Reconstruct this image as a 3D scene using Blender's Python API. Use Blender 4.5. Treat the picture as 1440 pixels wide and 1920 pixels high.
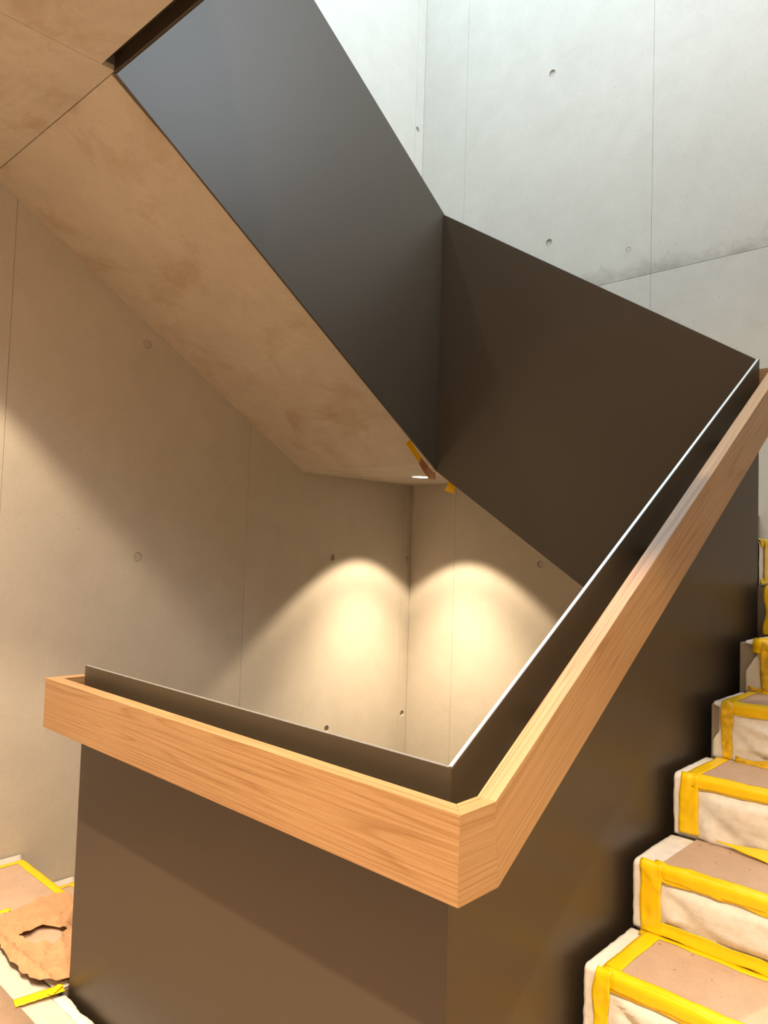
import bpy, bmesh, math, random
from mathutils import Vector, Matrix, noise
from mathutils.geometry import delaunay_2d_cdt

# ------------------------------------------------------------------ scene, camera, light
scn = bpy.context.scene
for o in list(bpy.data.objects):
    bpy.data.objects.remove(o)
COL = scn.collection
scn.view_settings.view_transform = 'Standard'
scn.view_settings.look = 'None'
scn.view_settings.gamma = 1.0
scn.view_settings.use_curve_mapping = False
scn.view_settings.exposure = 0.11

FPX, YAW, PITCH, ROLL = 1414.12, 0.7548, 0.0496, 0.0320
cam_d = bpy.data.cameras.new('camera')
cam_d.sensor_fit = 'HORIZONTAL'
cam_d.sensor_width = 36.0
cam_d.lens = 36.0 * FPX / 1440.0
cam_d.clip_start = 0.02
cam = bpy.data.objects.new('camera', cam_d)
COL.objects.link(cam)
_r = Vector((math.cos(YAW), math.sin(YAW), 0))
_f = Vector((-math.sin(YAW), math.cos(YAW), 0))
_u = Vector((0, 0, 1))
_f2 = _f * math.cos(PITCH) + _u * math.sin(PITCH)
_u2 = _u * math.cos(PITCH) - _f * math.sin(PITCH)
_rt = _r * math.cos(ROLL) + _u2 * math.sin(ROLL)
_up = -_r * math.sin(ROLL) + _u2 * math.cos(ROLL)
cam.matrix_world = Matrix(((_rt.x, _up.x, -_f2.x, 0.9501),
                           (_rt.y, _up.y, -_f2.y, -1.2344),
                           (_rt.z, _up.z, -_f2.z, 1.5379),
                           (0, 0, 0, 1)))
scn.camera = cam

world = bpy.data.worlds.new('world')
scn.world = world
world.use_nodes = True
world.node_tree.nodes['Background'].inputs[0].default_value = (0.62, 0.80, 1.0, 1)
world.node_tree.nodes['Background'].inputs[1].default_value = 1.0

# key dimensions of the stairwell (metres)
R, T = 0.1798, 0.2667            # riser, going
W, D = 1.6186, 1.8973            # open well
LW, BK = -2.8176, 3.0812         # left wall, back wall
RW, FW = 1.24, -2.6              # right wall, wall behind the camera
STOREY = 20 * R
ZE = 3.2406                      # underside of the upper floor
ZS = 2.0263                      # underside of the corner landing
ROOF = 6.9
SKY_X0, SKY_X1, SKY_Y0, SKY_Y1 = -2.70, -0.3, 0.10, 2.7
WIN_Y0, WIN_Y1, WIN_Z0, WIN_Z1 = 0.30, 2.75, 4.45, 6.45   # high window in the right wall

sky_d = bpy.data.lights.new('skylight_daylight', 'AREA')
sky_d.shape = 'RECTANGLE'
sky_d.size = SKY_X1 - SKY_X0
sky_d.size_y = SKY_Y1 - SKY_Y0
sky_d.energy = 140
sky_d.color = (0.60, 0.82, 1.0)
sky = bpy.data.objects.new('skylight_daylight', sky_d)
sky.location = ((SKY_X0 + SKY_X1) / 2, (SKY_Y0 + SKY_Y1) / 2, ROOF - 0.02)
COL.objects.link(sky)

win_d = bpy.data.lights.new('window_daylight', 'AREA')
win_d.shape = 'RECTANGLE'
win_d.size = WIN_Z1 - WIN_Z0
win_d.size_y = WIN_Y1 - WIN_Y0
win_d.energy = 100
win_d.color = (0.84, 0.93, 1.0)
win = bpy.data.objects.new('window_daylight', win_d)
win.location = (RW - 0.03, (WIN_Y0 + WIN_Y1) / 2, (WIN_Z0 + WIN_Z1) / 2)
win.rotation_euler = (0, math.pi / 2, 0)
COL.objects.link(win)

LAMP_COLOR = (1.0, 0.775, 0.52)
LAMP_POWER = 250
LAMP_HALF_ANGLE = 47.5

# ------------------------------------------------------------------ helpers
def tag(o, label=None, cat=None, group=None, kind=None):
    if label: o['label'] = label
    if cat: o['category'] = cat
    if group: o['group'] = group
    if kind: o['kind'] = kind
    return o

def empty(name, loc, label=None, cat=None, group=None, kind=None):
    o = bpy.data.objects.new(name, None)
    o.empty_display_size = 0.1
    o.location = loc
    COL.objects.link(o)
    return tag(o, label, cat, group, kind)

def wloc(o):
    v = Vector((0, 0, 0))
    while o is not None:
        v += o.location
        o = o.parent
    return v

def link(name, bm, mat, parent=None, smooth=False, world_coords=True):
    """bmesh in world coordinates -> one object, local to its parent"""
    bmesh.ops.recalc_face_normals(bm, faces=bm.faces[:])
    if parent is not None and world_coords:
        bmesh.ops.translate(bm, verts=bm.verts[:], vec=-wloc(parent))
    me = bpy.data.meshes.new(name)
    bm.to_mesh(me)
    bm.free()
    if smooth:
        for p in me.polygons:
            p.use_smooth = True
    me.materials.append(mat)
    o = bpy.data.objects.new(name, me)
    COL.objects.link(o)
    o.parent = parent
    return o

def add_box(bm, x0, x1, y0, y1, z0, z1):
    vs = [bm.verts.new(p) for p in ((x0, y0, z0), (x1, y0, z0), (x1, y1, z0), (x0, y1, z0),
                                    (x0, y0, z1), (x1, y0, z1), (x1, y1, z1), (x0, y1, z1))]
    for f in ((0, 1, 2, 3), (4, 5, 6, 7), (0, 1, 5, 4), (1, 2, 6, 5), (2, 3, 7, 6), (3, 0, 4, 7)):
        bm.faces.new([vs[i] for i in f])
    return vs

def box(name, mat, parent, x0, x1, y0, y1, z0, z1, bevel=0.0):
    bm = bmesh.new()
    add_box(bm, x0, x1, y0, y1, z0, z1)
    if bevel:
        bmesh.ops.bevel(bm, geom=bm.edges[:], offset=bevel, segments=2, affect='EDGES', profile=0.5)
    return link(name, bm, mat, parent)

def prism(name, mat, parent, pts, axis, a0, a1, bevel=0.0):
    """extrude polygon along axis; pts are the two other coordinates in xyz order"""
    bm = bmesh.new()
    def mk(p, a):
        if axis == 0: return (a, p[0], p[1])
        if axis == 1: return (p[0], a, p[1])
        return (p[0], p[1], a)
    A = [bm.verts.new(mk(p, a0)) for p in pts]
    B = [bm.verts.new(mk(p, a1)) for p in pts]
    n = len(pts)
    bm.faces.new(A)
    bm.faces.new(B[::-1])
    for i in range(n):
        bm.faces.new((A[i], A[(i + 1) % n], B[(i + 1) % n], B[i]))
    if bevel:
        bmesh.ops.recalc_face_normals(bm, faces=bm.faces[:])
        bmesh.ops.bevel(bm, geom=bm.edges[:], offset=bevel, segments=1, affect='EDGES', profile=0.5)
    return link(name, bm, mat, parent)

def sheet(name, mat, parent, f, nu, nv, th=0.0006, smooth=True):
    """thin sheet with thickness from f(u, v) -> Vector (world)"""
    P = [[f(i / nu, j / nv) for j in range(nv + 1)] for i in range(nu + 1)]
    bm = bmesh.new()
    top, bot = [], []
    for i in range(nu + 1):
        rt, rb = [], []
        for j in range(nv + 1):
            du = P[min(i + 1, nu)][j] - P[max(i - 1, 0)][j]
            dv = P[i][min(j + 1, nv)] - P[i][max(j - 1, 0)]
            n = du.cross(dv)
            n = n.normalized() if n.length > 1e-12 else Vector((0, 0, 1))
            rt.append(bm.verts.new(P[i][j]))
            rb.append(bm.verts.new(P[i][j] - n * th))
        top.append(rt)
        bot.append(rb)
    for i in range(nu):
        for j in range(nv):
            bm.faces.new((top[i][j], top[i + 1][j], top[i + 1][j + 1], top[i][j + 1]))
            bm.faces.new((bot[i][j], bot[i][j + 1], bot[i + 1][j + 1], bot[i + 1][j]))
    for i in range(nu):
        for j in (0, nv):
            bm.faces.new((top[i][j], top[i + 1][j], bot[i + 1][j], bot[i][j]))
    for j in range(nv):
        for i in (0, nu):
            bm.faces.new((top[i][j], top[i][j + 1], bot[i][j + 1], bot[i][j]))
    return link(name, bm, mat, parent, smooth)

def nz(x, y, z=0.0):
    return noise.noise(Vector((x, y, z)))

# ------------------------------------------------------------------ materials
def new_mat(name):
    m = bpy.data.materials.new(name)
    m.use_nodes = True
    nt = m.node_tree
    return m, nt, nt.nodes['Principled BSDF']

def nd(nt, t, **kw):
    n = nt.nodes.new(t)
    for k, v in kw.items():
        setattr(n, k, v)
    return n

def ramp(nt, src, stops):
    r = nd(nt, 'ShaderNodeValToRGB')
    el = r.color_ramp.elements
    while len(el) < len(stops):
        el.new(0.5)
    for e, (p, c) in zip(el, stops):
        e.position = p
        e.color = (*c, 1) if len(c) == 3 else c
    nt.links.new(src, r.inputs[0])
    return r

def tex_noise(nt, vec, scale, detail=4, rough=0.55, dist=0.0):
    n = nd(nt, 'ShaderNodeTexNoise')
    n.inputs['Scale'].default_value = scale
    n.inputs['Detail'].default_value = detail
    n.inputs['Roughness'].default_value = rough
    n.inputs['Distortion'].default_value = dist
    nt.links.new(vec, n.inputs['Vector'])
    return n

def mix(nt, a, b, fac, blend='MIX'):
    m = nd(nt, 'ShaderNodeMix', data_type='RGBA', blend_type=blend)
    for sock, v in ((m.inputs[6], a), (m.inputs[7], b), (m.inputs[0], fac)):
        if hasattr(v, 'links') or hasattr(v, 'is_linked'):
            nt.links.new(v, sock)
        elif isinstance(v, tuple):
            sock.default_value = (*v, 1)
        else:
            sock.default_value = v
    return m.outputs[2]

def concrete(name, c0, c1, mott=1.0, stain=0.0, pits=True, band=None):
    m, nt, b = new_mat(name)
    tc = nd(nt, 'ShaderNodeTexCoord')
    v = tc.outputs['Object']
    n1 = tex_noise(nt, v, 1.1, 5, 0.6, 0.4)
    base = ramp(nt, n1.outputs[0], [(0.30, c0), (0.70, c1)]).outputs[0]
    n2 = tex_noise(nt, v, 7.0, 6, 0.65)
    s2 = ramp(nt, n2.outputs[0], [(0.35, (0.90, 0.89, 0.88)), (0.65, (1.0, 1.0, 1.0))]).outputs[0]
    col = mix(nt, base, s2, 0.55 * mott, 'MULTIPLY')
    n3 = tex_noise(nt, v, 60.0, 3, 0.7)
    s3 = ramp(nt, n3.outputs[0], [(0.30, (0.92, 0.92, 0.92)), (0.60, (1, 1, 1))]).outputs[0]
    col = mix(nt, col, s3, 0.6, 'MULTIPLY')
    if stain:
        n4 = tex_noise(nt, v, 2.3, 8, 0.7, 0.8)
        s4 = ramp(nt, n4.outputs[0], [(0.50, (1, 1, 1)), (0.66, (0.80, 0.72, 0.62))]).outputs[0]
        col = mix(nt, col, s4, stain, 'MULTIPLY')
    if band is not None:           # laitance and dirt caught along the day joint
        sx = nd(nt, 'ShaderNodeSeparateXYZ')
        nt.links.new(v, sx.inputs[0])
        mr = nd(nt, 'ShaderNodeMapRange')
        mr.inputs['From Min'].default_value = band
        mr.inputs['From Max'].default_value = band + 0.20
        mr.inputs['To Min'].default_value = 0.24
        mr.inputs['To Max'].default_value = -0.25
        nt.links.new(sx.outputs['Z'], mr.inputs['Value'])
        lt = nd(nt, 'ShaderNodeMath', operation='GREATER_THAN')
        lt.inputs[1].default_value = band - 0.002
        nt.links.new(sx.outputs['Z'], lt.inputs[0])
        n5 = tex_noise(nt, v, 5.0, 9, 0.75, 0.3)
        ad = nd(nt, 'ShaderNodeMath', operation='ADD')
        nt.links.new(n5.outputs[0], ad.inputs[0])
        nt.links.new(mr.outputs[0], ad.inputs[1])
        s5 = ramp(nt, ad.outputs[0], [(0.52, (1, 1, 1)), (0.78, (0.70, 0.68, 0.66))]).outputs[0]
        col = mix(nt, col, mix(nt, (1.0, 1.0, 1.0), s5, lt.outputs[0]), 1.0, 'MULTIPLY')
    hgt = n3.outputs[0]
    if pits:
        vo = nd(nt, 'ShaderNodeTexVoronoi')
        vo.inputs['Scale'].default_value = 16.0
        nt.links.new(v, vo.inputs['Vector'])
        p = ramp(nt, vo.outputs['Distance'], [(0.035, (0.45, 0.42, 0.40)), (0.06, (1, 1, 1))]).outputs[0]
        nm = tex_noise(nt, v, 3.1, 2, 0.5)
        pm = ramp(nt, nm.outputs[0], [(0.52, (0, 0, 0)), (0.60, (1, 1, 1))]).outputs[0]
        col = mix(nt, col, mix(nt, (1.0, 1.0, 1.0), p, pm), 0.8, 'MULTIPLY')
    nt.links.new(col, b.inputs['Base Color'])
    b.inputs['Roughness'].default_value = 0.72
    b.inputs['Specular IOR Level'].default_value = 0.3
    bp = nd(nt, 'ShaderNodeBump')
    bp.inputs['Strength'].default_value = 0.12
    bp.inputs['Distance'].default_value = 0.002
    nt.links.new(hgt, bp.inputs['Height'])
    nt.links.new(bp.outputs[0], b.inputs['Normal'])
    return m

def plain(name, col, rough=0.5, metal=0.0, spec=0.5, var=0.06, scale=9.0, bump=0.0, bscale=80.0):
    m, nt, b = new_mat(name)
    tc = nd(nt, 'ShaderNodeTexCoord')
    n = tex_noise(nt, tc.outputs['Object'], scale, 4, 0.6)
    lo = tuple(c * (1 - var) for c in col)
    hi = tuple(min(1, c * (1 + var)) for c in col)
    nt.links.new(ramp(nt, n.outputs[0], [(0.3, lo), (0.7, hi)]).outputs[0], b.inputs['Base Color'])
    b.inputs['Roughness'].default_value = rough
    b.inputs['Metallic'].default_value = metal
    b.inputs['Specular IOR Level'].default_value = spec
    if bump:
        n2 = tex_noise(nt, tc.outputs['Object'], bscale, 3, 0.6)
        bp = nd(nt, 'ShaderNodeBump')
        bp.inputs['Strength'].default_value = bump
        bp.inputs['Distance'].default_value = 0.002
        nt.links.new(n2.outputs[0], bp.inputs['Height'])
        nt.links.new(bp.outputs[0], b.inputs['Normal'])
    return m

def oak(name):
    m, nt, b = new_mat(name)
    tc = nd(nt, 'ShaderNodeTexCoord')
    mp = nd(nt, 'ShaderNodeMapping')
    mp.inputs['Scale'].default_value = (0.16, 5.0, 5.0)
    nt.links.new(tc.outputs['Object'], mp.inputs[0])
    n1 = tex_noise(nt, mp.outputs[0], 1.5, 2, 0.45, 0.0)           # broad wandering of the rings
    rings = nd(nt, 'ShaderNodeMath', operation='MULTIPLY')
    rings.inputs[1].default_value = 34.0
    nt.links.new(n1.outputs[0], rings.inputs[0])
    fr = nd(nt, 'ShaderNodeMath', operation='FRACT')
    nt.links.new(rings.outputs[0], fr.inputs[0])
    g1 = ramp(nt, fr.outputs[0], [(0.0, (0.320, 0.175, 0.075)), (0.25, (0.385, 0.230, 0.110)),
                                  (0.85, (0.405, 0.245, 0.120)), (1.0, (0.335, 0.190, 0.083))]).outputs[0]
    mp2 = nd(nt, 'ShaderNodeMapping')
    mp2.inputs['Scale'].default_value = (2.2, 230.0, 230.0)
    nt.links.new(tc.outputs['Object'], mp2.inputs[0])
    n2 = tex_noise(nt, mp2.outputs[0], 1.0, 4, 0.6)
    g2 = ramp(nt, n2.outputs[0], [(0.36, (0.70, 0.60, 0.50)), (0.54, (1, 1, 1))]).outputs[0]
    col = mix(nt, g1, g2, 0.75, 'MULTIPLY')
    nt.links.new(col, b.inputs['Base Color'])
    b.inputs['Roughness'].default_value = 0.38
    b.inputs['Specular IOR Level'].default_value = 0.5
    bp = nd(nt, 'ShaderNodeBump')
    bp.inputs['Strength'].default_value = 0.15
    bp.inputs['Distance'].default_value = 0.001
    nt.links.new(n2.outputs[0], bp.inputs['Height'])
    nt.links.new(bp.outputs[0], b.inputs['Normal'])
    return m

def emit(name, col, strength):
    m, nt, b = new_mat(name)
    b.inputs['Base Color'].default_value = (0.8, 0.8, 0.8, 1)
    b.inputs['Emission Color'].default_value = (*col, 1)
    b.inputs['Emission Strength'].default_value = strength
    return m

M = {}
M['wall'] = concrete('wall_concrete', (0.565, 0.52, 0.45), (0.615, 0.57, 0.495))
M['soffit'] = concrete('soffit_concrete', (0.54, 0.48, 0.41), (0.62, 0.565, 0.485), 1.5, 0.9)
M['wall_b'] = concrete('back_wall_concrete', (0.565, 0.52, 0.45), (0.615, 0.57, 0.495), band=3.2458)
M['joint'] = concrete('joint_concrete', (0.30, 0.27, 0.23), (0.36, 0.33, 0.28), pits=False)
M['plug'] = concrete('plug_mortar', (0.50, 0.45, 0.38), (0.57, 0.52, 0.45), pits=False)
M['step'] = concrete('step_concrete', (0.30, 0.26, 0.22), (0.37, 0.33, 0.28))
M['panel'] = plain('brown_steel', (0.050, 0.037, 0.024), 0.42, 0.0, 0.6, 0.03, 3.0)
M['edge'] = plain('bare_steel_edge', (0.72, 0.71, 0.70), 0.34, 0.8, 0.5, 0.08, 30.0)
M['oak'] = oak('oak_wood')
M['fleece'] = plain('white_fleece', (0.80, 0.765, 0.73), 0.9, 0, 0.2, 0.10, 30.0, 0.5, 160.0)
M['fleece_w'] = plain('white_felt', (0.60, 0.565, 0.52), 0.9, 0, 0.2, 0.06, 25.0, 0.4, 160.0)
M['tape'] = plain('yellow_tape', (0.92, 0.60, 0.004), 0.38, 0, 0.5, 0.05, 14.0)
M['tape_old'] = plain('soiled_yellow_tape', (0.72, 0.46, 0.02), 0.45, 0, 0.4, 0.30, 40.0)
M['kraft'] = plain('kraft_paper', (0.56, 0.31, 0.165), 0.7, 0, 0.3, 0.10, 11.0, 0.3, 60.0)
M['white'] = plain('white_lacquer', (0.80, 0.80, 0.78), 0.4)
M['lens'] = emit('lamp_lens', (1.0, 0.93, 0.78), 6.0)
M['frame'] = plain('grey_aluminium', (0.45, 0.46, 0.47), 0.4, 0.7)

def hardboard():
    m, nt, b = new_mat('hardboard')
    tc = nd(nt, 'ShaderNodeTexCoord')
    n = tex_noise(nt, tc.outputs['Object'], 8, 6, 0.65)
    c = ramp(nt, n.outputs[0], [(0.3, (0.50, 0.35, 0.255)), (0.7, (0.60, 0.43, 0.32))]).outputs[0]
    n2 = tex_noise(nt, tc.outputs['Object'], 220, 2, 0.6)
    c2 = ramp(nt, n2.outputs[0], [(0.35, (0.86, 0.84, 0.82)), (0.6, (1, 1, 1))]).outputs[0]
    c = mix(nt, c, c2, 0.7, 'MULTIPLY')
    vo = nd(nt, 'ShaderNodeTexVoronoi')
    vo.inputs['Scale'].default_value = 17.0
    nt.links.new(tc.outputs['Object'], vo.inputs['Vector'])
    sp = ramp(nt, vo.outputs['Distance'], [(0.045, (0.30, 0.22, 0.18)), (0.07, (1, 1, 1))]).outputs[0]
    c = mix(nt, c, sp, 0.8, 'MULTIPLY')
    nt.links.new(c, b.inputs['Base Color'])
    b.inputs['Roughness'].default_value = 0.65
    return m
M['board'] = hardboard()

gm, gnt, gb = new_mat('skylight_glass')
gb.inputs['Base Color'].default_value = (0.85, 0.95, 1, 1)
gb.inputs['Roughness'].default_value = 0.1
gb.inputs['Transmission Weight'].default_value = 1.0
M['glass'] = gm

# ------------------------------------------------------------------ walls
GAP = 0.0009

def face_panel(bm_pts_to3, rect, holes, depth_dir, depth, name, mat, parent):
    """flat concrete panel with round holes; rect=(a0,a1,z0,z1), holes=(a,z,r)"""
    bm = bmesh.new()
    a0, a1, z0, z1 = rect
    loops = [[(a0, z0), (a1, z0), (a1, z1), (a0, z1)]]
    for (ha, hz, hr) in holes:
        loops.append([(ha + hr * math.cos(t * math.pi / 10), hz + hr * math.sin(t * math.pi / 10)) for t in range(20)])
    edges = []
    for lp in loops:
        vs = [bm.verts.new(bm_pts_to3(a, z)) for a, z in lp]
        for i in range(len(vs)):
            edges.append(bm.edges.new((vs[i], vs[(i + 1) % len(vs)])))
    if holes:
        bmesh.ops.triangle_fill(bm, use_beauty=True, use_dissolve=False, edges=edges)
    else:
        bm.faces.new(bm.verts[:])
    ret = bmesh.ops.extrude_face_region(bm, geom=bm.faces[:])
    vs = [g for g in ret['geom'] if isinstance(g, bmesh.types.BMVert)]
    bmesh.ops.translate(bm, verts=vs, vec=depth_dir * depth)
    return link(name, bm, mat, parent)

def wall(name, to3, inward, a_joints, z_joints, holes, backings, skip=(), mat=None):
    """backing slab = parent mesh; cast panels and tie-hole plugs are its children"""
    bm = bmesh.new()
    for bk in (backings if isinstance(backings, list) else [backings]):
        add_box(bm, *bk)
    o = link(name, bm, M['joint'])
    tag(o, kind='structure')
    for i in range(len(a_joints) - 1):
        for j in range(len(z_joints) - 1):
            if (i, j) in skip:
                continue
            rect = (a_joints[i] + GAP, a_joints[i + 1] - GAP, z_joints[j] + GAP, z_joints[j + 1] - GAP)
            hs = [h[:3] for h in holes if rect[0] < h[0] < rect[1] and rect[2] < h[1] < rect[3]]
            face_panel(to3, rect, hs, -inward, 0.02, 'concrete_panel', mat or M['wall'], o)
    for h in holes:
        a, z, r, dep = h
        c = to3(a, z) - inward * (dep + 0.003)
        bm = bmesh.new()
        bmesh.ops.create_cone(bm, cap_ends=True, cap_tris=False, segments=20, radius1=r * 0.985, radius2=r * 0.90, depth=0.006)
        q = inward.to_track_quat('Z', 'Y').to_matrix().to_4x4()
        bmesh.ops.transform(bm, matrix=Matrix.Translation(c) @ q, verts=bm.verts[:])
        link('tie_hole_plug', bm, M['plug'], o)
    return o

ZLO = -STOREY
wall('wall_left', lambda a, z: Vector((LW, a, z)), Vector((1, 0, 0)),
     [FW, -1.31, 0.12, 1.55, 2.985, BK], [ZLO, 3.2458, ROOF],
     [(0.84, 1.455, .024, .002), (0.834, 2.62, .024, .002), (2.275, 1.473, .022, .012), (2.275, 0.323, .022, .012),
      (3.035, 0.323, .021, .012), (3.035, 1.473, .021, .006), (3.012, 4.785, .021, .012), (0.84, 0.323, .024, .004), (2.275, 4.79, .022, .012)],
     (LW - 0.25, LW - 0.0195, FW - 0.02, BK + 0.02, ZLO, ROOF))
wall('wall_back', lambda a, z: Vector((a, BK, z)), Vector((0, -1, 0)),
     [LW, -2.40, -0.970, 0.46, RW], [ZLO, 3.2458, ROOF],
     [(-1.685, 1.474, .024, .004), (-1.68, 4.79, .024, .010), (-1.677, 3.62, .024, .008), (-1.115, 3.43, .017, .001),
      (-0.25, 3.62, .024, .008), (-0.25, 4.79, .024, .010), (-1.685, 0.323, .024, .006)],
     (LW - 0.02, RW + 0.02, BK + 0.0195, BK + 0.25, ZLO, ROOF), mat=M['wall_b'])
wall('wall_right', lambda a, z: Vector((RW, a, z)), Vector((-1, 0, 0)),
     [FW, -1.31, WIN_Y0, WIN_Y1, BK], [ZLO, 3.2458, WIN_Z0, WIN_Z1, ROOF], [],
     [(RW + 0.0195, RW + 0.25, FW - 0.02, WIN_Y0, ZLO, ROOF), (RW + 0.0195, RW + 0.25, WIN_Y1, BK + 0.02, ZLO, ROOF),
      (RW + 0.0195, RW + 0.25, WIN_Y0, WIN_Y1, ZLO, WIN_Z0), (RW + 0.0195, RW + 0.25, WIN_Y0, WIN_Y1, WIN_Z1, ROOF)], skip=((2, 2),))
wall('wall_front', lambda a, z: Vector((a, FW, z)), Vector((0, 1, 0)),
     [LW, -1.42, 0.0, RW], [ZLO, 3.2458, ROOF], [],
     (LW - 0.02, RW + 0.02, FW - 0.25, FW - 0.0195, ZLO, ROOF))

# ------------------------------------------------------------------ floors, ceiling, roof
XF = -W - 0.03                    # well-side edge of the left flights
fl = prism('floor', M['step'], None, [(LW + .001, FW + .001), (RW - .001, FW + .001), (RW - .001, -0.03), (0.035, -0.03), (0.03, -0.025),
                                       (XF, -0.025), (XF, 0.29), (LW + .001, 0.29)], 2, -0.36, -0.012)
tag(fl, kind='structure')
fl2 = box('floor_lower', M['step'], None, LW - .02, RW + .02, FW - .02, BK + .02, -STOREY - 0.3, -STOREY)
tag(fl2, kind='structure')

ce = box('ceiling', M['joint'], None, LW + .001, RW - .001, FW + .001, -0.055, ZE + 0.02, STOREY - 0.01)
tag(ce, kind='structure')
for (x0, x1, y0, y1) in ((LW + .002, -W - GAP, FW + .002, -0.005), (-W + GAP, -.10 - GAP, FW + .002, -0.055), (-.10 + GAP, RW - .002, FW + .002, -0.055)):
    box('concrete_panel', M['soffit'], ce, x0, x1, y0, y1, ZE, ZE + 0.0195)
# slab strip that carries the top of the left flight
box('concrete_panel', M['joint'], ce, LW + .002, XF, -0.055, 0.0, ZE + 0.0195, STOREY - 0.01)

rf = empty('ceiling_roof', (0, 0, ROOF), kind='structure')
for (x0, x1, y0, y1) in ((LW - .25, SKY_X0, FW - .25, BK + .25), (SKY_X1, RW + .25, FW - .25, BK + .25),
                         (SKY_X0, SKY_X1, FW - .25, SKY_Y0), (SKY_X0, SKY_X1, SKY_Y1, BK + .25)):
    box('roof_slab', M['wall'], rf, x0, x1, y0, y1, ROOF, ROOF + 0.3)
wn = empty('window_1', ((SKY_X0 + SKY_X1) / 2, (SKY_Y0 + SKY_Y1) / 2, ROOF + .3), kind='structure')
for i in range(3):
    xa = SKY_X0 + (SKY_X1 - SKY_X0) * i / 3
    xb = SKY_X0 + (SKY_X1 - SKY_X0) * (i + 1) / 3
    box('glass_pane', M['glass'], wn, xa + .03, xb - .03, SKY_Y0, SKY_Y1, ROOF + 0.32, ROOF + 0.335)
for i in range(4):
    xa = SKY_X0 + (SKY_X1 - SKY_X0) * i / 3
    box('frame_bar', M['frame'], wn, xa - .03, xa + .03, SKY_Y0 - .02, SKY_Y1 + .02, ROOF + 0.30, ROOF + 0.36)

w2 = empty('window_2', (RW + .12, (WIN_Y0 + WIN_Y1) / 2, WIN_Z0), kind='structure')
ym = (WIN_Y0 + WIN_Y1) / 2
for (a, b_) in ((WIN_Y0 + .05, ym - .025), (ym + .025, WIN_Y1 - .05)):
    box('glass_pane', M['glass'], w2, RW + .12, RW + .14, a, b_, WIN_Z0 + .05, WIN_Z1 - .05)
for (a, b_, c_, d_) in ((WIN_Y0, WIN_Y0 + .05, WIN_Z0, WIN_Z1), (WIN_Y1 - .05, WIN_Y1, WIN_Z0, WIN_Z1), (ym - .025, ym + .025, WIN_Z0 + .05, WIN_Z1 - .05),
                        (WIN_Y0 + .05, WIN_Y1 - .05, WIN_Z0, WIN_Z0 + .05), (WIN_Y0 + .05, WIN_Y1 - .05, WIN_Z1 - .05, WIN_Z1)):
    box('frame_bar', M['frame'], w2, RW + .10, RW + .16, a, b_, c_, d_)

# ------------------------------------------------------------------ concrete flights
def flight_left(zoff, label, lowest=False):
    """flight along the left wall: top nosing at y=0.30 (z=20R+zoff), falls away from the camera"""
    e = empty('stair_flight', (LW + 0.6, 1.2, ZS + zoff), label, 'stairs')
    yf = 1.9824
    top = STOREY + zoff
    pts = [(0.0, ZE + zoff), (yf, ZS + zoff), (yf, top - 7 * R - 0.02), (0.30 + 6 * T, top - 7 * R - 0.02), (0.30, top - R - 0.02), (0.0, top - R - 0.02)]
    prism('waist_slab', M['soffit'], e, pts, 0, LW + .001, XF)
    for k in range(7):
        y0 = 0.0 if k == 0 else 0.30 + (k - 1) * T
        y1 = 0.30 + k * T
        if zoff < -1 and k == 0:
            continue
        box('step', M['step'], e, LW + .001, XF, y0, y1 - .012, top - (k + 1) * R - .019, top - k * R - .014, 0.004)
    return e
flight_left(0.0, 'concrete stair flight with sloping underside against the left wall, overhead')
flight_left(-STOREY, 'concrete stair flight going down beside the left wall below the landing')

def landing(name, label, x0, x1, y0, y1, z0, z1):
    e = box(name, M['soffit'], None, x0, x1, y0, y1, z0, z1)
    return tag(e, label, 'landing')
landing('landing_slab', 'flat concrete corner landing holding the lit round downlight', LW + .001, XF, 1.9824 + .0008, BK - .001, ZS, 13 * R - 0.014)
landing('landing_slab', 'concrete corner landing one storey down in the stairwell', LW + .001, XF, 1.9824 + .0008, BK - .001, ZS - STOREY, 13 * R - 0.014 - STOREY)
landing('landing_slab', 'concrete landing at the head of the taped steps', 0.04, RW - .001, D + .045, BK - .001, 1.10, 8 * R - 0.014)

fb = empty('stair_flight', (-0.8, 2.5, 1.1), 'concrete stair flight along the back wall behind the dark brown panel', 'stairs')
prism('waist_slab', M['soffit'], fb, [(XF + .001, ZS), (-1.50, ZS), (0.039, 1.10), (0.039, 8 * R - .02), (0.0, 8 * R), (-4 * T - .08, 12 * R - .02), (-4 * T - .08, 13 * R - .02), (XF + .001, 13 * R - .02)],
      1, D + .045, BK - .001)
for k in range(4):
    box('step', M['step'], fb, -(k + 1) * T - .08, -k * T - (.012 if k == 0 else .08), D + .018, BK - .001, (8 + k) * R - .015, (9 + k) * R - .014, 0.004)

Y1 = 0.511 - 2 * T                # nosing of the first step of the right-hand flight
fr = empty('stair_flight', (0.6, 0.9, 0.0), 'concrete stair flight under taped covers, climbing along the right-hand brown panel', 'stairs')
prism('waist_slab', M['soffit'], fr, [(-0.028, -0.36), (0.15, -0.36), (D + .044, 0.93), (D + .044, 8 * R - .03), (Y1 + 7 * T + .02, 7 * R - .02), (Y1 + .03, -.005), (-0.028, -.005)],
      0, 0.045, RW - .001)
for k in range(1, 9):
    y0 = Y1 + (k - 1) * T
    y1 = y0 + T if k < 8 else D + .044
    box('step', M['step'], fr, 0.04, RW - .001, y0 + .006, y1 + .006 if k < 8 else y1, (k - 1) * R - .012, k * R - .006, 0.004)

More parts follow.
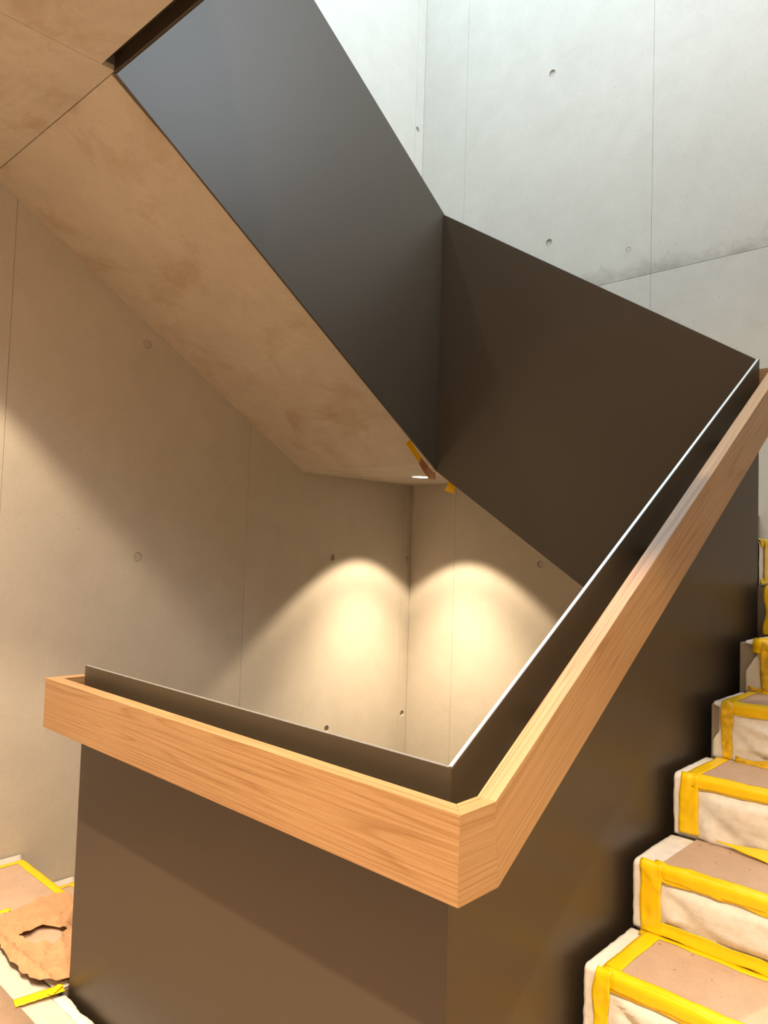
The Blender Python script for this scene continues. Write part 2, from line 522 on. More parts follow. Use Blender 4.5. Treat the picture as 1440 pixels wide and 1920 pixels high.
# ------------------------------------------------------------------ brown steel balustrade
TH = 0.012
DZ = 3.3783 - 1.9655
bal = empty('stair_balustrade', (0, 0, 0), 'dark brown sheet steel balustrade folding around the open stairwell', 'balustrade')
H = 1.10
zA, zB, zC = 2.3365, 3.3783, 1.9655
zN = 4.653
bp_ = 0.0012
def steel(pts, axis, a0, a1):
    return prism('steel_panel', M['panel'], bal, pts, axis, a0, a1, bp_)
def steel_hex(A, B):
    bm = bmesh.new()
    va = [bm.verts.new(p) for p in A]
    vb = [bm.verts.new(p) for p in B]
    bm.faces.new(va); bm.faces.new(vb[::-1])
    for i in range(4):
        bm.faces.new((va[i], va[(i + 1) % 4], vb[(i + 1) % 4], vb[i]))
    bmesh.ops.recalc_face_normals(bm, faces=bm.faces[:])
    bmesh.ops.bevel(bm, geom=bm.edges[:], offset=0.0004, segments=1, affect='EDGES', profile=0.5)
    return link('steel_panel', bm, M['panel'], bal)
zs_ = (zA - H) / D
steel_hex([(-W, 0, -.36), (-W, 0, H), (-W, TH, H), (-W, TH, -.36)],
          [(-.0001, 0, -.36), (-.0001, 0, H), (-TH - .0001, TH, H), (-TH - .0001, TH, -.36)])             # landing, near side
steel_hex([(0, .0001, H - DZ), (0, .0001, H), (-TH, TH + .0001, H), (-TH, TH + .0001, H - DZ)],
          [(0, D + TH, zA - DZ), (0, D + TH, zA), (-TH, D + TH, zA), (-TH, D + TH, zA - DZ)])             # beside the right-hand flight
steel([(-TH - .0005, zA - DZ), (-TH - .0005, zA), (-W, zB), (-W, zC)], 1, D, D + TH)                      # along the back flight
steel([(D + TH, zC), (D + TH, zB), (0.0, zN), (0.0, ZE - .006)], 0, -W - TH, -W - .0005)                  # beside the left flight
steel([(-W, ZE - .006), (RW - .01, ZE - .006), (RW - .01, 3.6 + H), (-W, 3.6 + H)], 1, -0.006, 0.006)               # upper floor edge
steel([(D + TH, zC - STOREY), (D + TH, zB - STOREY), (0.013, zN - STOREY), (0.013, ZE - STOREY)], 0, -W - TH, -W - .0005)
box('closing_plate', M['panel'], bal, -W - .012, RW - .01, -0.0545, -0.0065, ZE + 0.060, ZE + 0.068)
# bare top edges, ground to metal
def edge_strip(p0, p1, wdir):
    bm = bmesh.new()
    p0, p1 = Vector(p0), Vector(p1)
    d = (p1 - p0).normalized()
    n = d.cross(wdir).normalized()
    if n.z < 0: n = -n
    h = TH / 2 - 0.0016
    vs = []
    for p in (p0 + d * .003, p1 - d * .003):
        for (s, t) in ((-1, -.0005), (1, -.0005), (1, .0006), (-1, .0006)):
            vs.append(bm.verts.new(p + wdir * s * h + n * t))
    for f in ((0, 1, 2, 3), (4, 5, 6, 7), (0, 1, 5, 4), (1, 2, 6, 5), (2, 3, 7, 6), (3, 0, 4, 7)):
        bm.faces.new([vs[i] for i in f])
    o = link('top_edge', bm, M['edge'], bal)
    o['label'] = 'bare metal top edge'
edge_strip((-W, TH / 2, H), (-TH / 2, TH / 2, H), Vector((0, 1, 0)))
edge_strip((-TH / 2, 0, H), (-TH / 2, D + TH, zA), Vector((1, 0, 0)))
edge_strip((-TH, D + TH / 2, zA), (-W, D + TH / 2, zB), Vector((0, 1, 0)))

# ------------------------------------------------------------------ oak handrail
rail = empty('oak_handrail', (0, 0, 0.9), 'pale oak box handrail wrapped around the brown steel panels', 'handrail')
OY, IY = -0.100, -0.056
ZT, ZB = 1.056, 0.888
VH = 0.174
SL = 0.664
YS = 0.012
def rail_piece(name, A, B, direction, label=None):
    """A, B: end sections (outer bottom, outer top, inner top, inner bottom) in world; grain follows direction"""
    x = Vector(direction).normalized()
    z = Vector((0, 0, 1))
    y = z.cross(x).normalized()
    z = x.cross(y)
    c = sum((Vector(p) for p in A), Vector()) / 4
    rot = Matrix((x, y, z)).transposed()
    inv = rot.inverted()
    bm = bmesh.new()
    va = [bm.verts.new(inv @ (Vector(p) - c)) for p in A]
    vb = [bm.verts.new(inv @ (Vector(p) - c)) for p in B]
    bm.faces.new(va); bm.faces.new(vb[::-1])
    for i in range(4):
        bm.faces.new((va[i], va[(i + 1) % 4], vb[(i + 1) % 4], vb[i]))
    bmesh.ops.recalc_face_normals(bm, faces=bm.faces[:])
    bmesh.ops.bevel(bm, geom=bm.edges[:], offset=0.0011, segments=2, affect='EDGES', profile=0.5)
    o = link(name, bm, M['oak'], rail, world_coords=False)
    o.matrix_local = Matrix.Translation(c - wloc(rail)) @ rot.to_4x4()
    return o
XL, XLI = -1.7035, -1.660
def sec_x(xo, xi, zt, zb):       # section cut through a run along x (near side)
    return [(xo, OY, zb), (xo, OY, zt), (xi, IY, zt), (xi, IY, zb)]
# near run, mitred at both ends
rail_piece('rail_board', sec_x(XL, XLI, ZT, ZB), [(-OY, OY, ZB), (-OY, OY, ZT), (-IY, IY, ZT), (-IY, IY, ZB)], (1, 0, 0))
# return around the free panel end
rail_piece('rail_end', [(XL, OY, ZB), (XL, OY, ZT), (XLI, IY, ZT), (XLI, IY, ZB)],
           [(XL, 0.034, ZB), (XL, 0.034, ZT), (XLI, 0.034, ZT), (XLI, 0.034, ZB)], (0, 1, 0))
# short level corner piece
rail_piece('rail_corner', [(-OY, OY, ZB), (-OY, OY, ZT), (-IY, IY, ZT), (-IY, IY, ZB)],
           [(-OY, YS + .016, ZB), (-OY, YS, ZT), (-IY, YS, ZT), (-IY, YS + .016, ZB)], (0, 1, 0))
# climbing run
YE = 1.90
zte = ZT + SL * (YE - YS)
rail_piece('rail_board', [(-OY, YS + .016, ZB), (-OY, YS, ZT), (-IY, YS, ZT), (-IY, YS + .016, ZB)],
           [(-OY, YE, zte - VH), (-OY, YE, zte), (-IY, YE, zte), (-IY, YE, zte - VH)], (0, 1, SL))
# level turn at the landing and run along the back flight
YO2, YI2 = D + TH + 0.100, D + TH + 0.056
rail_piece('rail_corner', [(-OY, YE, zte - VH), (-OY, YE, zte), (-IY, YE, zte), (-IY, YE, zte - VH)],
           [(-OY, YO2, zte - VH), (-OY, YO2, zte), (-IY, YI2, zte), (-IY, YI2, zte - VH)], (0, 1, 0))
rail_piece('rail_corner', [(-OY, YO2, zte - VH), (-OY, YO2, zte), (-IY, YI2, zte), (-IY, YI2, zte - VH)],
           [(-.03, YO2, zte - VH), (-.03, YO2, zte), (-.03, YI2, zte), (-.03, YI2, zte - VH)], (-1, 0, 0))
zt2 = zte + .644 * (W - .13)
rail_piece('rail_board', [(-.03, YO2, zte - VH), (-.03, YO2, zte), (-.03, YI2, zte), (-.03, YI2, zte - VH)],
           [(-W + .1, YO2, zt2 - VH), (-W + .1, YO2, zt2), (-W + .1, YI2, zt2), (-W + .1, YI2, zt2 - VH)], (-1, 0, .644))
# brackets between panel and oak
for x in (-1.45, -0.85, -0.25):
    box('bracket', M['panel'], rail, x - .02, x + .02, IY - .004, -0.0002, ZB + .02, ZB + .05)
for y in (0.35, 0.95, 1.55):
    z = ZT + SL * (y - YS) - VH
    box('bracket', M['panel'], rail, 0.0002, -IY + .004, y - .02, y + .02, z + .03, z + .06)
for x in (-.4, -1.0):
    z = zte + .644 * (-x - .03) - VH
    box('bracket', M['panel'], rail, x - .02, x + .02, D + TH + .0002, YI2 + .004, z + .03, z + .06)

# ------------------------------------------------------------------ downlights
def downlight(x, y, z, label, power=LAMP_POWER, core=0.4):
    e = empty('ceiling_downlight', (x, y, z), label, 'lamp')
    bm = bmesh.new()
    prof = [(0.060, 0.0005), (0.060, -0.006), (0.064, -0.007), (0.068, -0.004), (0.069, -0.0002)]
    n = 32
    rings = [[bm.verts.new((x + r * math.cos(2 * math.pi * i / n), y + r * math.sin(2 * math.pi * i / n), z + h)) for i in range(n)] for r, h in prof]
    for a, b in zip(rings, rings[1:]):
        for i in range(n):
            bm.faces.new((a[i], a[(i + 1) % n], b[(i + 1) % n], b[i]))
    link('trim_ring', bm, M['white'], e, True)
    bm = bmesh.new()
    bmesh.ops.create_cone(bm, cap_ends=True, segments=32, radius1=0.060, radius2=0.060, depth=0.004)
    bmesh.ops.translate(bm, verts=bm.verts[:], vec=(x, y, z - 0.0025))
    lo = link('lens', bm, M['lens'], e)
    lo['label'] = 'glowing white lens'
    ld = bpy.data.lights.new('downlight_beam', 'SPOT')
    ld.energy = power
    ld.color = LAMP_COLOR
    ld.spot_size = math.radians(2 * LAMP_HALF_ANGLE)
    ld.spot_blend = 0.20
    ld.shadow_soft_size = 0.022
    for beam in range(2):          # even wide flood plus a stronger core straight down
        if beam:
            ld = ld.copy()
            ld.energy = power * core
            ld.spot_size = math.radians(78)
            ld.spot_blend = 0.9
        lo2 = bpy.data.objects.new('downlight_beam', ld)
        lo2.location = (0, 0, -0.035)
        COL.objects.link(lo2)
        lo2.parent = e
downlight(-2.264, 2.530, ZS, 'lit round downlight in the corner landing underside near the panel tip', 95, 3.2)
downlight(-2.265, -0.83, ZE, 'round ceiling downlight nearest the left wall, above the landing', LAMP_POWER, 0.35)
downlight(-0.80, -0.83, ZE, 'round ceiling downlight in the middle of the landing row')
downlight(0.665, -0.83, ZE, 'round ceiling downlight nearest the right wall, above the taped steps', 300, 1.2)
for ux, ulab in ((-2.265, 'round downlight in the roof soffit nearest the left wall of the upper floor'), (-0.80, 'round downlight in the roof soffit midway along the upper floor'), (0.665, 'round downlight in the roof soffit nearest the right wall of the upper floor')):
    downlight(ux, -0.83, ROOF, ulab, 150, 1.0)

# ------------------------------------------------------------------ protective covers on the steps
NR = 0.012
def profile(s, k_y, k_z):
    """nosing profile; s<0 runs down the riser, s>0 along the tread -> (y, z, ny, nz)"""
    if s < -NR: return (k_y, k_z + s, -1.0, 0.0)
    if s > NR: return (k_y + s, k_z, 0.0, 1.0)
    t = (s + NR) / (2 * NR) * math.pi / 2
    c, sn = math.cos(t), math.sin(t)
    return (k_y + NR - NR * c, k_z - NR + NR * sn, -c, sn)

class Frame:
    def __init__(self, o, d, a):
        self.o, self.d, self.a = Vector(o), Vector(d), Vector(a)
    def at(self, x, y, z):
        return self.o + self.a * x + self.d * y + Vector((0, 0, z))
    def on(self, x, s, ky, kz, off):
        y, z, ny, nzv = profile(s, ky, kz)
        return self.at(x, y + ny * off, z + nzv * off)

def strip(F, par, mat, ky, kz, x0, x1, s0, s1, off, seed, nu=10, nv=24, jx=0.0, js=0.0, wr=0.001, edge=None, name='tape_strip', th=0.0005):
    def f(u, v):
        x = x0 + (x1 - x0) * v
        s = s0 + (s1 - s0) * u
        if js:
            s += js * nz(x * 14, seed * 3.7, 5.0 if u < .5 else 9.0) * (abs(u - .5) * 2)
        if jx:
            x += jx * nz(s * 14, seed * 5.1, 2.0 if v < .5 else 7.0) * (abs(v - .5) * 2)
        if edge: x, s = edge(x, s, u, v)
        o = off(s) if callable(off) else off
        o += wr * ((1 - abs(nz(x * 30, s * 22, seed))) ** 4 * 1.4 + nz(x * 45, s * 45, seed) + .5 * nz(x * 120, s * 120, seed)) + wr * .7
        return F.on(x, s, ky, kz, max(o, 0.0008))
    return sheet(name, mat, par, f, nu, nv, th)

def tape_off(s):
    return 0.0082 if s > 0.012 else (0.0035 if s < -0.012 else 0.0035 + (s + .012) / .024 * 0.0047)

def step_cover(F, ky, kz, width, label, seed, going=T, rise=R, x_fleece=0.0, margin=0.05, side=None, nose=None, vert=None, bottom=None,
               fold=0.006, riser_cut=None, group='protective covers on the climbing steps', bare=0.0, fold_n=15, width_b=None):
    e = empty('step_cover', F.at(width / 2, ky + going / 2, kz), label, 'floor cover', group)
    # fleece over riser and tread
    def f(u, v):
        s = -rise + 0.004 + (going + rise - 0.014) * u
        x = x_fleece + (width - x_fleece) * v ** 1.35
        off = 0.0006
        if s < -.01:
            if riser_cut: x = max(x, riser_cut(s))
            dx, ds = x - margin - .01, -s - 0.03
            r = math.hypot(dx, ds)
            ph = math.atan2(ds, dx + .02)
            amp = fold * min(1, r / .10)
            rg = 1 - abs(math.sin(ph * fold_n * .5 + 1.3 * nz(x * 4, s * 4, seed) + seed))
            off += amp * (1.9 * rg * rg * (.55 + .6 * nz(ph * 3, seed, r * 3)) + .5 * math.sin(ph * 7 + seed) + .6 + .5 * nz(x * 9, s * 16, seed))
            off += fold * .55 * (nz(x * 60, s * 60, seed * 2.) + .6) * .4
            m = 1.0
            def ss(a): return max(0.0, min(1.0, a))
            if nose: m *= ss((-s - nose['d'] - .003) / .016)
            if bottom: m *= ss((s + rise - bottom['h'] - .003) / .016)
            if vert: m *= ss((x - vert['x'] - vert['w'] - .003) / .016)
            off = .0006 + (off - .0006) * m + .0008 * (nz(x * 40, s * 40, seed) + .6)
            off *= min(1, (s + rise) / .02 + .25)
        else:
            off += 0.0009 * (nz(x * 50, s * 50, seed) + .7)
        if v < 0.001: x += 0.004 * nz(s * 9, seed) + 0.002 * nz(s * 40, seed)
        return F.on(x, s, ky, kz, max(off, .0004))
    sheet('fleece', M['fleece'], e, f, 56, 44, 0.0004)
    # board on the tread
    def b(u, v):
        s = 0.004 + (going - 0.016) * u
        x = margin + bare + ((width_b or width) - margin - bare) * v
        return F.on(x, max(s, .0125), ky, kz, 0.0048 + .0006 * nz(x * 6, s * 6, seed))
    sheet('tread_board', M['board'], e, b, 8, 12, 0.003, smooth=False)
    if side:
        strip(F, e, M[side.get('mat', 'tape')], ky, kz, margin - side.get('out', .008), margin + side['w'], side.get('s0', .0), going - .012, lambda s: tape_off(max(s, .013)), seed + 1, 20, 5, jx=side.get('j', .006), wr=.0006)
    if nose:
        strip(F, e, M[nose.get('mat', 'tape')], ky, kz, margin - nose.get('out', .006), width, -nose['d'], nose['t'], tape_off, seed + 2, 14, 60, js=nose.get('j', .010), wr=nose.get('wr', .0012))
        # second run lapped over the front edge leaves a crease
        strip(F, e, M[nose.get('mat', 'tape')], ky, kz, margin + .01, width, -nose['d'] * .82, nose['t'] * .25, lambda s: tape_off(s) + .0018, seed + 5, 8, 50, js=.008, wr=.0008)
    if vert:
        strip(F, e, M[vert.get('mat', 'tape')], ky, kz, vert['x'], vert['x'] + vert['w'], -rise + vert.get('b', .012), vert.get('top', .006), lambda s: tape_off(min(s, 0.0)) + vert.get('off', .0025),
              seed + 3, 24, 8, jx=vert.get('j', .007), wr=vert.get('wr', .0018), edge=vert.get('edge'))
    if bottom:
        def bo(s):
            return 0.004 + 0.010 * max(0, 1 - (s + rise) / .03)
        strip(F, e, M[bottom.get('mat', 'tape')], ky, kz, bottom.get('x', margin), width, -rise + .0095, -rise + bottom['h'], bo, seed + 4, 8, 60, js=bottom.get('j', .010), wr=bottom.get('wr', .0015))
        # foot of the strip turned onto the board below
        def ft(u, v):
            x = bottom.get('x', margin) + (width - bottom.get('x', margin)) * v
            y = ky - .012 - bottom.get('lap', .02) * u * (1 + .5 * nz(x * 12, seed * 2.)) * (1 if u > .01 else 0)
            return F.at(x, y, kz - rise + .0092 + .0006 * nz(x * 50, u * 9, seed))
        sheet('tape_strip', M[bottom.get('mat', 'tape')], e, ft, 3, 50, 0.0005)
    return e

F1 = Frame((0.032, 0, 0), (0, 1, 0), (1, 0, 0))
def y1(k): return Y1 + (k - 1) * T
WD = 1.19
for k in (1, 2):
    step_cover(F1, y1(k), k * R, WD, ['taped brown board cover on the lowest step of the right-hand flight', 'taped brown board cover on the second lowest step of the right-hand flight'][k - 1], k * 2.3,
               side=dict(w=.03), nose=dict(d=.055, t=.02), vert=dict(x=.03, w=.05), bottom=dict(h=.05))
step_cover(F1, y1(3), 3 * R, WD, 'board cover with neat yellow tape frame on the nearest step at the bottom right', 7.1, margin=.05,
           side=dict(w=.034, j=.003), nose=dict(d=.033, t=.018, j=.005), vert=dict(x=.030, w=.038, j=.012), bottom=dict(h=.042), fold=.012)
step_cover(F1, y1(4), 4 * R, WD, 'board cover with bare white fleece margin and thick corner tape, second step up in view', 12.4, margin=.06, bare=.012,
           nose=dict(d=.034, t=.016, j=.009, wr=.002), vert=dict(x=.022, w=.058, j=.006, b=.004, wr=.0025), bottom=dict(h=.040, x=.03, j=.006), fold=.012)
step_cover(F1, y1(5), 5 * R, WD, 'board cover on the step with the peeling pointed tape at its foot', 18.9, margin=.042,
           side=dict(w=.03, j=.006), nose=dict(d=.031, t=.016, j=.007), vert=dict(x=.020, w=.056, b=.016, j=.008, wr=.002), fold=.013, fold_n=13)
step_cover(F1, y1(6), 6 * R, WD, 'board cover with a narrow soiled upright tape, fourth step up in view', 23.2, margin=.055,
           side=dict(w=.024, j=.006), nose=dict(d=.031, t=.014, j=.006, out=-.012), vert=dict(x=.044, w=.036, mat='tape_old', b=.006, wr=.003, j=.012), bottom=dict(h=.03, x=.09, mat='tape_old', j=.02, wr=.004), fold=.012,
           x_fleece=.018, riser_cut=lambda s: 0.036 - 0.036 * max(0, min(1, (-s - .09) / .06)))
step_cover(F1, y1(7), 7 * R, WD, 'torn fleece cover baring a taupe riser corner, step just below the landing', 29.5, margin=.075,
           nose=dict(d=.040, t=.020, j=.02, out=.02, wr=.003), vert=dict(x=.085, w=.045, j=.012, mat='tape_old', b=.006, wr=.003), bottom=dict(h=.022, x=.04, mat='tape_old', j=.02, wr=.004), fold=.009,
           riser_cut=lambda s: max(0.0, 0.075 - 0.60 * max(0, (-s - .03))), x_fleece=.03)
def wavy(x, s, u, v):
    return x + .006 * math.sin(s * 52) * (1 - v), s
step_cover(F1, y1(8), 8 * R, WD, 'landing edge cover with a wavy-edged yellow tape above the taped steps', 33.3, going=BK - y1(8) - .01, margin=.05,
           side=dict(w=.02, s0=.0), nose=dict(d=.03, t=.02, j=.02, out=.02), vert=dict(x=.014, w=.06, j=.004, edge=wavy, b=.004), fold=.004,
           riser_cut=lambda s: .02, x_fleece=.012)

# peeling pointed tape at the foot of the fifth riser
def peel(u, v):
    x = 0.135 + 0.52 * v
    y = y1(5) - 0.010 - 0.040 * u * min(1, v * 3.2) * (1 - .25 * v) - .004
    z = 4 * R + 0.010 + (0.020 * (1 - u) * min(1, v * 4) + 0.018 * max(0, 1 - v * 3.5)) + .004 * nz(x * 14, u * 3, 1.7)
    y -= 0.016 * max(0, 1 - v * 2.5)
    return Vector((0.032 + x, y, z))
pt = sheet('peeling_tape', M['tape'], None, peel, 6, 40, 0.0005)
tag(pt, 'pointed strip of yellow tape peeling off the foot of a riser', 'tape')

# first step of the back flight, just past the end of the brown panel
F2 = Frame((0.0, D + .022, 0), (-1, 0, 0), (0, 1, 0))
step_cover(F2, 0.0, 9 * R, BK - D - .07, 'taped white riser cover on the landing just past the brown panel edge', 41.0, margin=.02, side=dict(w=.02),
           nose=dict(d=.022, t=.02, j=.006, out=.012), vert=dict(x=.045, w=.028, j=.004), bottom=dict(h=.03, x=.0), fold=.004, group='protective covers on the back flight')

# ------------------------------------------------------------------ landing covers, lower left
def flat_sheet(name, mat, x0, x1, y0, y1_, z, th, nx, ny, jit, seed, label, cat, group=None, parent=None, sides='xXyY', wr=.0008):
    def f(u, v):
        x = x0 + (x1 - x0) * u
        y = y0 + (y1_ - y0) * v
        if u < .001 and 'x' in sides: x += jit * nz(y * 12, seed)
        if u > .999 and 'X' in sides: x += jit * nz(y * 12, seed + 3)
        if v < .001 and 'y' in sides: y += jit * (nz(x * 12, seed + 5) + .6 * nz(x * 50, seed))
        if v > .999 and 'Y' in sides: y += jit * (nz(x * 12, seed + 7) + .6 * nz(x * 50, seed + 1))
        return Vector((x, y, z + wr * nz(x * 22, y * 22, seed)))
    o = sheet(name, mat, parent, f, nx, ny, th, True)
    if label: tag(o, label, cat, group)
    return o
flat_sheet('floor_fleece', M['fleece_w'], LW + .02, 0.02, -0.50, -0.036, -0.006, .003, 120, 14, .006, 3.3,
           'white felt floor strip along the foot of the near brown panel', 'floor cover')
flat_sheet('floor_fleece', M['fleece'], LW + .008, XF - .004, -0.030, 0.300, -0.005, .003, 30, 12, .004, 5.1,
           'white felt edge under the taped board at the stair head by the left wall', 'floor cover')
flat_sheet('floor_board', M['board'], LW + .03, 1.2, -2.5, -0.155, -0.001, .004, 90, 10, .002, 8.8,
           'large brown protective board covering the landing floor in the foreground', 'floor cover')
flat_sheet('floor_fleece', M['fleece'], -W + .01, -0.02, -0.058, -0.022, -0.0035, .002, 120, 3, .007, 11.3,
           'ragged fleece edge lying against the near brown panel foot', 'floor cover')

F3 = Frame((LW + .006, 0, 0), (0, -1, 0), (1, 0, 0))
WL = XF - LW - .02
def top_cover(ky, kz, going, label, seed, cuty):
    e = empty('step_cover', F3.at(WL / 2, -ky, kz), label, 'floor cover', 'protective covers on the descending steps')
    def b(u, v):
        return F3.at(.035 + (WL - .04) * v, -ky + .004 + (going - .01) * u, kz + .0045)
    sheet('tread_board', M['board'], e, b, 6, 12, .003, smooth=False)
    def w(u, v):       # fleece turned up at the wall
        x = .001 + .05 * u
        y = -ky + .002 + (going - .004) * v
        return F3.at(x, y, kz + .001 + .022 * max(0, 1 - u * 2.2) + .0015 * nz(y * 30, u * 3, seed))
    sheet('fleece', M['fleece_w'], e, w, 5, 20, .0015)
    def rs(u, v):      # fleece down the riser
        x = .01 + (WL - .02) * v
        return F3.at(x, -ky - .001 + .0 * u, kz + .001 - (R - .016) * u)
    sheet('fleece', M['fleece'], e, rs, 6, 16, .0015)
    def t1(u, v):      # tape along the wall
        y = -ky + .003 + (going - .006) * v
        return F3.at(.026 + .030 * u + .002 * nz(y * 25, seed), y, kz + .0062 + .0008 * nz(y * 30, u * 4, seed))
    sheet('tape_strip', M['tape_old' if kz < -.1 else 'tape'], e, t1, 3, 20, .0005)
    def t2(u, v):      # tape along the nosing
        x = .022 + (WL - .03) * v
        s = -.035 + .075 * u + .004 * nz(x * 22, seed, 4. if u < .5 else 1.)
        yy, zz = (-ky - .003, kz + s + .004) if s < 0 else (-ky - .003 + s, kz + .0066)
        return F3.at(x, yy, zz + .0006 * nz(x * 50, s * 50, seed))
    sheet('tape_strip', M['tape'], e, t2, 8, 60, .0005)
    return e
top_cover(0.302, 0.0, 0.31, 'brown board with yellow tape border at the stair head by the left wall', 2.2, 0)
for k, lb in ((1, 'taped brown cover on the first step going down by the left wall'), (2, 'taped brown cover on the second step going down by the left wall')):
    top_cover(0.302 + k * T, -k * R, T, lb, 4.4 + k, 0)

# torn kraft paper sheet
OUT = [(-2.295, -.060), (-2.270, .012), (-2.269, .052), (-2.302, .118), (-2.320, .190), (-2.301, .262), (-2.255, .300), (-2.05, .301), (-1.85, .296), (-1.665, .290),
       (-1.660, .15), (-1.655, .004), (-1.665, -.026), (-1.708, -.061), (-1.740, -.084), (-1.775, -.079), (-1.814, -.090), (-1.85, -.080), (-1.895, -.092), (-1.96, -.080), (-2.044, -.074), (-2.10, -.082), (-2.20, -.072)]
HOLE = [(-2.052, -.002), (-2.049, .039), (-2.077, .080), (-2.051, .121), (-2.020, .140), (-1.967, .150), (-1.957, .122), (-1.925, .106), (-1.915, .090), (-1.910, .061), (-1.934, .042), (-1.960, .013), (-1.993, .007)]
def resample(poly, step, jit, seed):
    out = []
    for i, p in enumerate(poly):
        q = poly[(i + 1) % len(poly)]
        n = max(1, int(math.hypot(q[0] - p[0], q[1] - p[1]) / step))
        for j in range(n):
            x, y = p[0] + (q[0] - p[0]) * j / n, p[1] + (q[1] - p[1]) * j / n
            out.append((x + jit * nz(x * 70, y * 70, seed), y + jit * nz(x * 70, y * 70, seed + 4)))
    return out
def inside(p, poly):
    c = False
    for i in range(len(poly)):
        a, b = poly[i], poly[i - 1]
        if (a[1] > p[1]) != (b[1] > p[1]) and p[0] < (b[0] - a[0]) * (p[1] - a[1]) / (b[1] - a[1]) + a[0]:
            c = not c
    return c
def dseg(p, poly):
    m = 9
    for i in range(len(poly)):
        a, b = Vector(poly[i]), Vector(poly[i - 1])
        d = b - a
        t = max(0, min(1, (Vector(p) - a).dot(d) / max(d.length_squared, 1e-12)))
        m = min(m, (Vector(p) - a - d * t).length)
    return m
def kraft_sheet():
    o_, h_ = resample(OUT, .016, .006, 1.), resample(HOLE, .009, .004, 6.)
    pts = [Vector(p) for p in o_ + h_]
    ed = [(i, (i + 1) % len(o_)) for i in range(len(o_))] + [(len(o_) + i, len(o_) + (i + 1) % len(h_)) for i in range(len(h_))]
    rnd = random.Random(4)
    x = -2.33
    while x < -1.64:
        y = -.1
        while y < .31:
            p = (x + rnd.uniform(-.003, .003), y + rnd.uniform(-.003, .003))
            if inside(p, o_) and not inside(p, h_) and dseg(p, o_) > .006 and dseg(p, h_) > .005:
                pts.append(Vector(p))
            y += .011
        x += .011
    vs, es, fs, *_ = delaunay_2d_cdt(pts, ed, [], 0, 1e-6)
    bm = bmesh.new()
    def zf(p):
        q = (p.x, p.y)
        dh, do = dseg(q, HOLE), dseg(q, OUT)
        a = p.x * .82 - p.y * .57
        b = p.x * .57 + p.y * .82
        cr = (1 - abs(nz(a * 5, b * 17, 2.))) ** 3 * .009 + abs(nz(a * 9, b * 30, 4.)) * .005 + abs(nz(a * 22, b * 12, 7.)) * .003
        z = .0125 + cr + .003 * nz(p.x * 60, p.y * 60, 3.)
        z += .016 * math.exp(-dh / .016) * (.55 + nz(p.x * 20, p.y * 20, 9.)) 
        z += .006 * math.exp(-do / .015) * (.4 + nz(p.x * 25, p.y * 25, 5.))
        # long folded ridge across the sheet
        rd = abs((p.y + .050) + (p.x + 1.95) * -.06)
        z += .010 * math.exp(-(rd / .012) ** 2)
        return max(z, .0095)
    tv = [bm.verts.new((v.x, v.y, zf(v))) for v in vs]
    for f in fs:
        c = sum((vs[i] for i in f), Vector((0, 0))) / 3
        if inside((c.x, c.y), o_) and not inside((c.x, c.y), h_):
            bm.faces.new([tv[i] for i in f])
    loose = [v for v in bm.verts if not v.link_faces]
    bmesh.ops.delete(bm, geom=loose, context='VERTS')
    ret = bmesh.ops.solidify(bm, geom=bm.faces[:], thickness=0.0004)
    o = link('kraft_paper_sheet', bm, M['kraft'], None, False)
    return tag(o, 'crumpled sheet of brown kraft paper with a torn hole at the stair head', 'paper')
kraft_sheet()

def tape_quad(p0, p1, w, z0, z1, seed, label, jag=.004):
    p0, p1 = Vector(p0), Vector(p1)
    d = (p1 - p0).normalized()
    n = Vector((-d.y, d.x))
    L = (p1 - p0).length
    def f(u, v):
        p = p0 + d * L * u + n * w * (v - .5)
        if u < .01: p = p - d * jag * (1 + nz(v * 9, seed))
        if u > .99: p = p + d * jag * (1 + nz(v * 9, seed + 2))
        p = p + n * .0025 * nz(u * 9, seed, v * 2)
        return Vector((p.x, p.y, z0 + (z1 - z0) * u + .0025 * abs(nz(u * 12, v * 5, seed))))
    o = sheet('tape_piece', M['tape'], None, f, 18, 5, .0005)
    return tag(o, label, 'tape')
tape_quad((-1.660, -.160), (-1.628, -.018), .048, .0025, .010, 1., 'yellow tape strip across the white felt at the panel foot')
tape_quad((-1.618, -.064), (-1.640, -.020), .022, .012, .0155, 2., 'short yellow tape stub lapped over the end of a longer strip')
tape_quad((-2.300, -.05), (-2.302, .060), .030, .0125, .0165, 3., 'yellow tape piece at the edge of the kraft paper by the left wall')

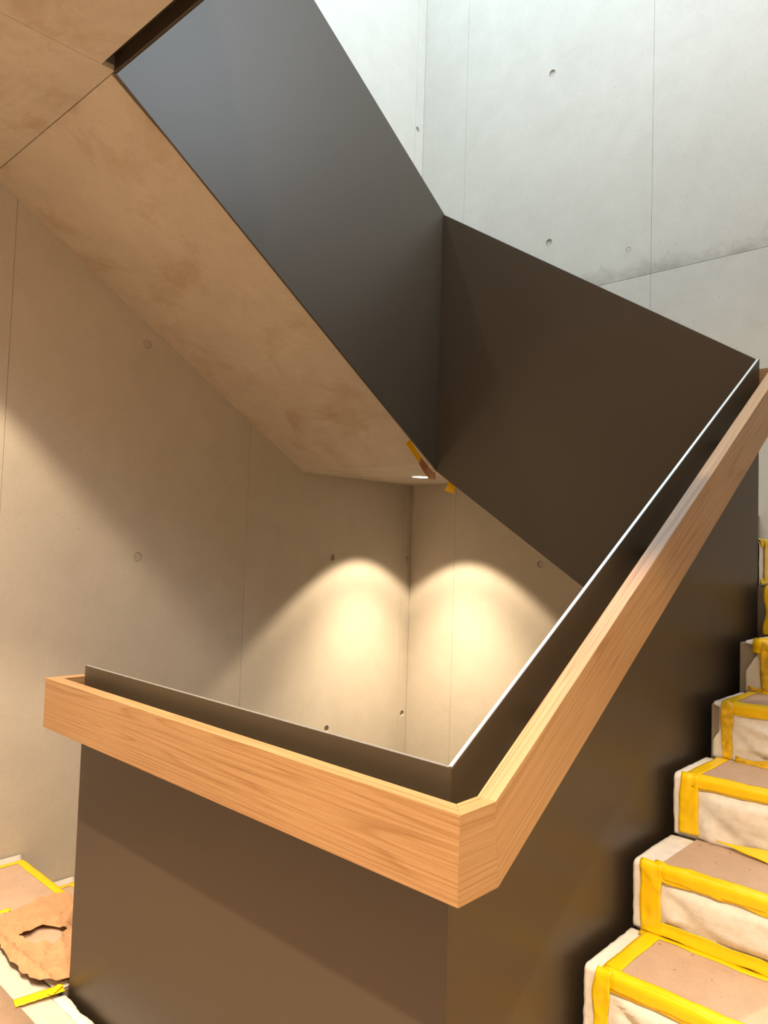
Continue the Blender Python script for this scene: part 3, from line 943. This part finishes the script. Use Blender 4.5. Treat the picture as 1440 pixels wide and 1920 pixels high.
# ------------------------------------------------------------------ scraps left under the panel tip
def scrap(name, mat, pts, label, cat, th=.0006, bend=.004):
    bm = bmesh.new()
    vs = [bm.verts.new(p) for p in pts]
    for i in range(len(pts) // 2 - 1):
        bm.faces.new((vs[2 * i], vs[2 * i + 1], vs[2 * i + 3], vs[2 * i + 2]))
    bmesh.ops.solidify(bm, geom=bm.faces[:], thickness=th)
    o = link(name, bm, mat, None, False)
    return tag(o, label, cat)
xs = -W - .016
scrap('tape_scrap', M['tape'], [(xs - .004, 1.700, 2.115), (xs - .030, 1.695, 2.095), (xs - .002, 1.76, 2.058), (xs - .030, 1.76, 2.040),
                                (xs - .002, 1.82, 2.012), (xs - .026, 1.81, 2.000), (xs - .002, 1.85, 1.992), (xs - .020, 1.84, 1.985)],
      'dirty yellow tape end stuck along the panel edge above the downlight', 'tape')
scrap('paper_scrap', M['kraft'], [(xs - .003, 1.79, 2.028), (xs - .028, 1.80, 2.000), (xs - .002, 1.845, 1.992), (xs - .028, 1.845, 1.958),
                                  (xs - .002, 1.885, 1.966), (xs - .022, 1.882, 1.925), (xs - .001, D + .010, 1.962), (xs + .004, D + .012, 1.925)],
      'orange-brown paper scrap hanging from the brown panel tip beside the downlight', 'paper')
scrap('tape_scrap', M['tape'], [(-1.535, D + TH + .001, 1.935), (-1.512, D + TH + .001, 1.925), (-1.555, D + TH + .004, 1.885), (-1.505, D + TH + .010, 1.880),
                                (-1.576, D + TH + .006, 1.862), (-1.512, D + TH + .014, 1.845)],
      'folded yellow tape tag dangling below the back panel', 'tape')

# filled tie hole in the sloping underside
bm = bmesh.new()
bmesh.ops.create_cone(bm, cap_ends=True, segments=20, radius1=.024, radius2=.024, depth=.004)
sl = Vector((0, 1.9824, ZS - ZE)).normalized()
nrm = Vector((1, 0, 0)).cross(sl).normalized()
if nrm.z > 0: nrm = -nrm
yh = 1.04
bmesh.ops.transform(bm, matrix=Matrix.Translation(Vector((-2.03, yh, ZE + (ZS - ZE) * yh / 1.9824)) ) @ nrm.to_track_quat('Z', 'Y').to_matrix().to_4x4(), verts=bm.verts[:])
fl3 = [o for o in bpy.data.objects if o.name == 'stair_flight'][0]
link('tie_hole_plug', bm, M['plug'], fl3)
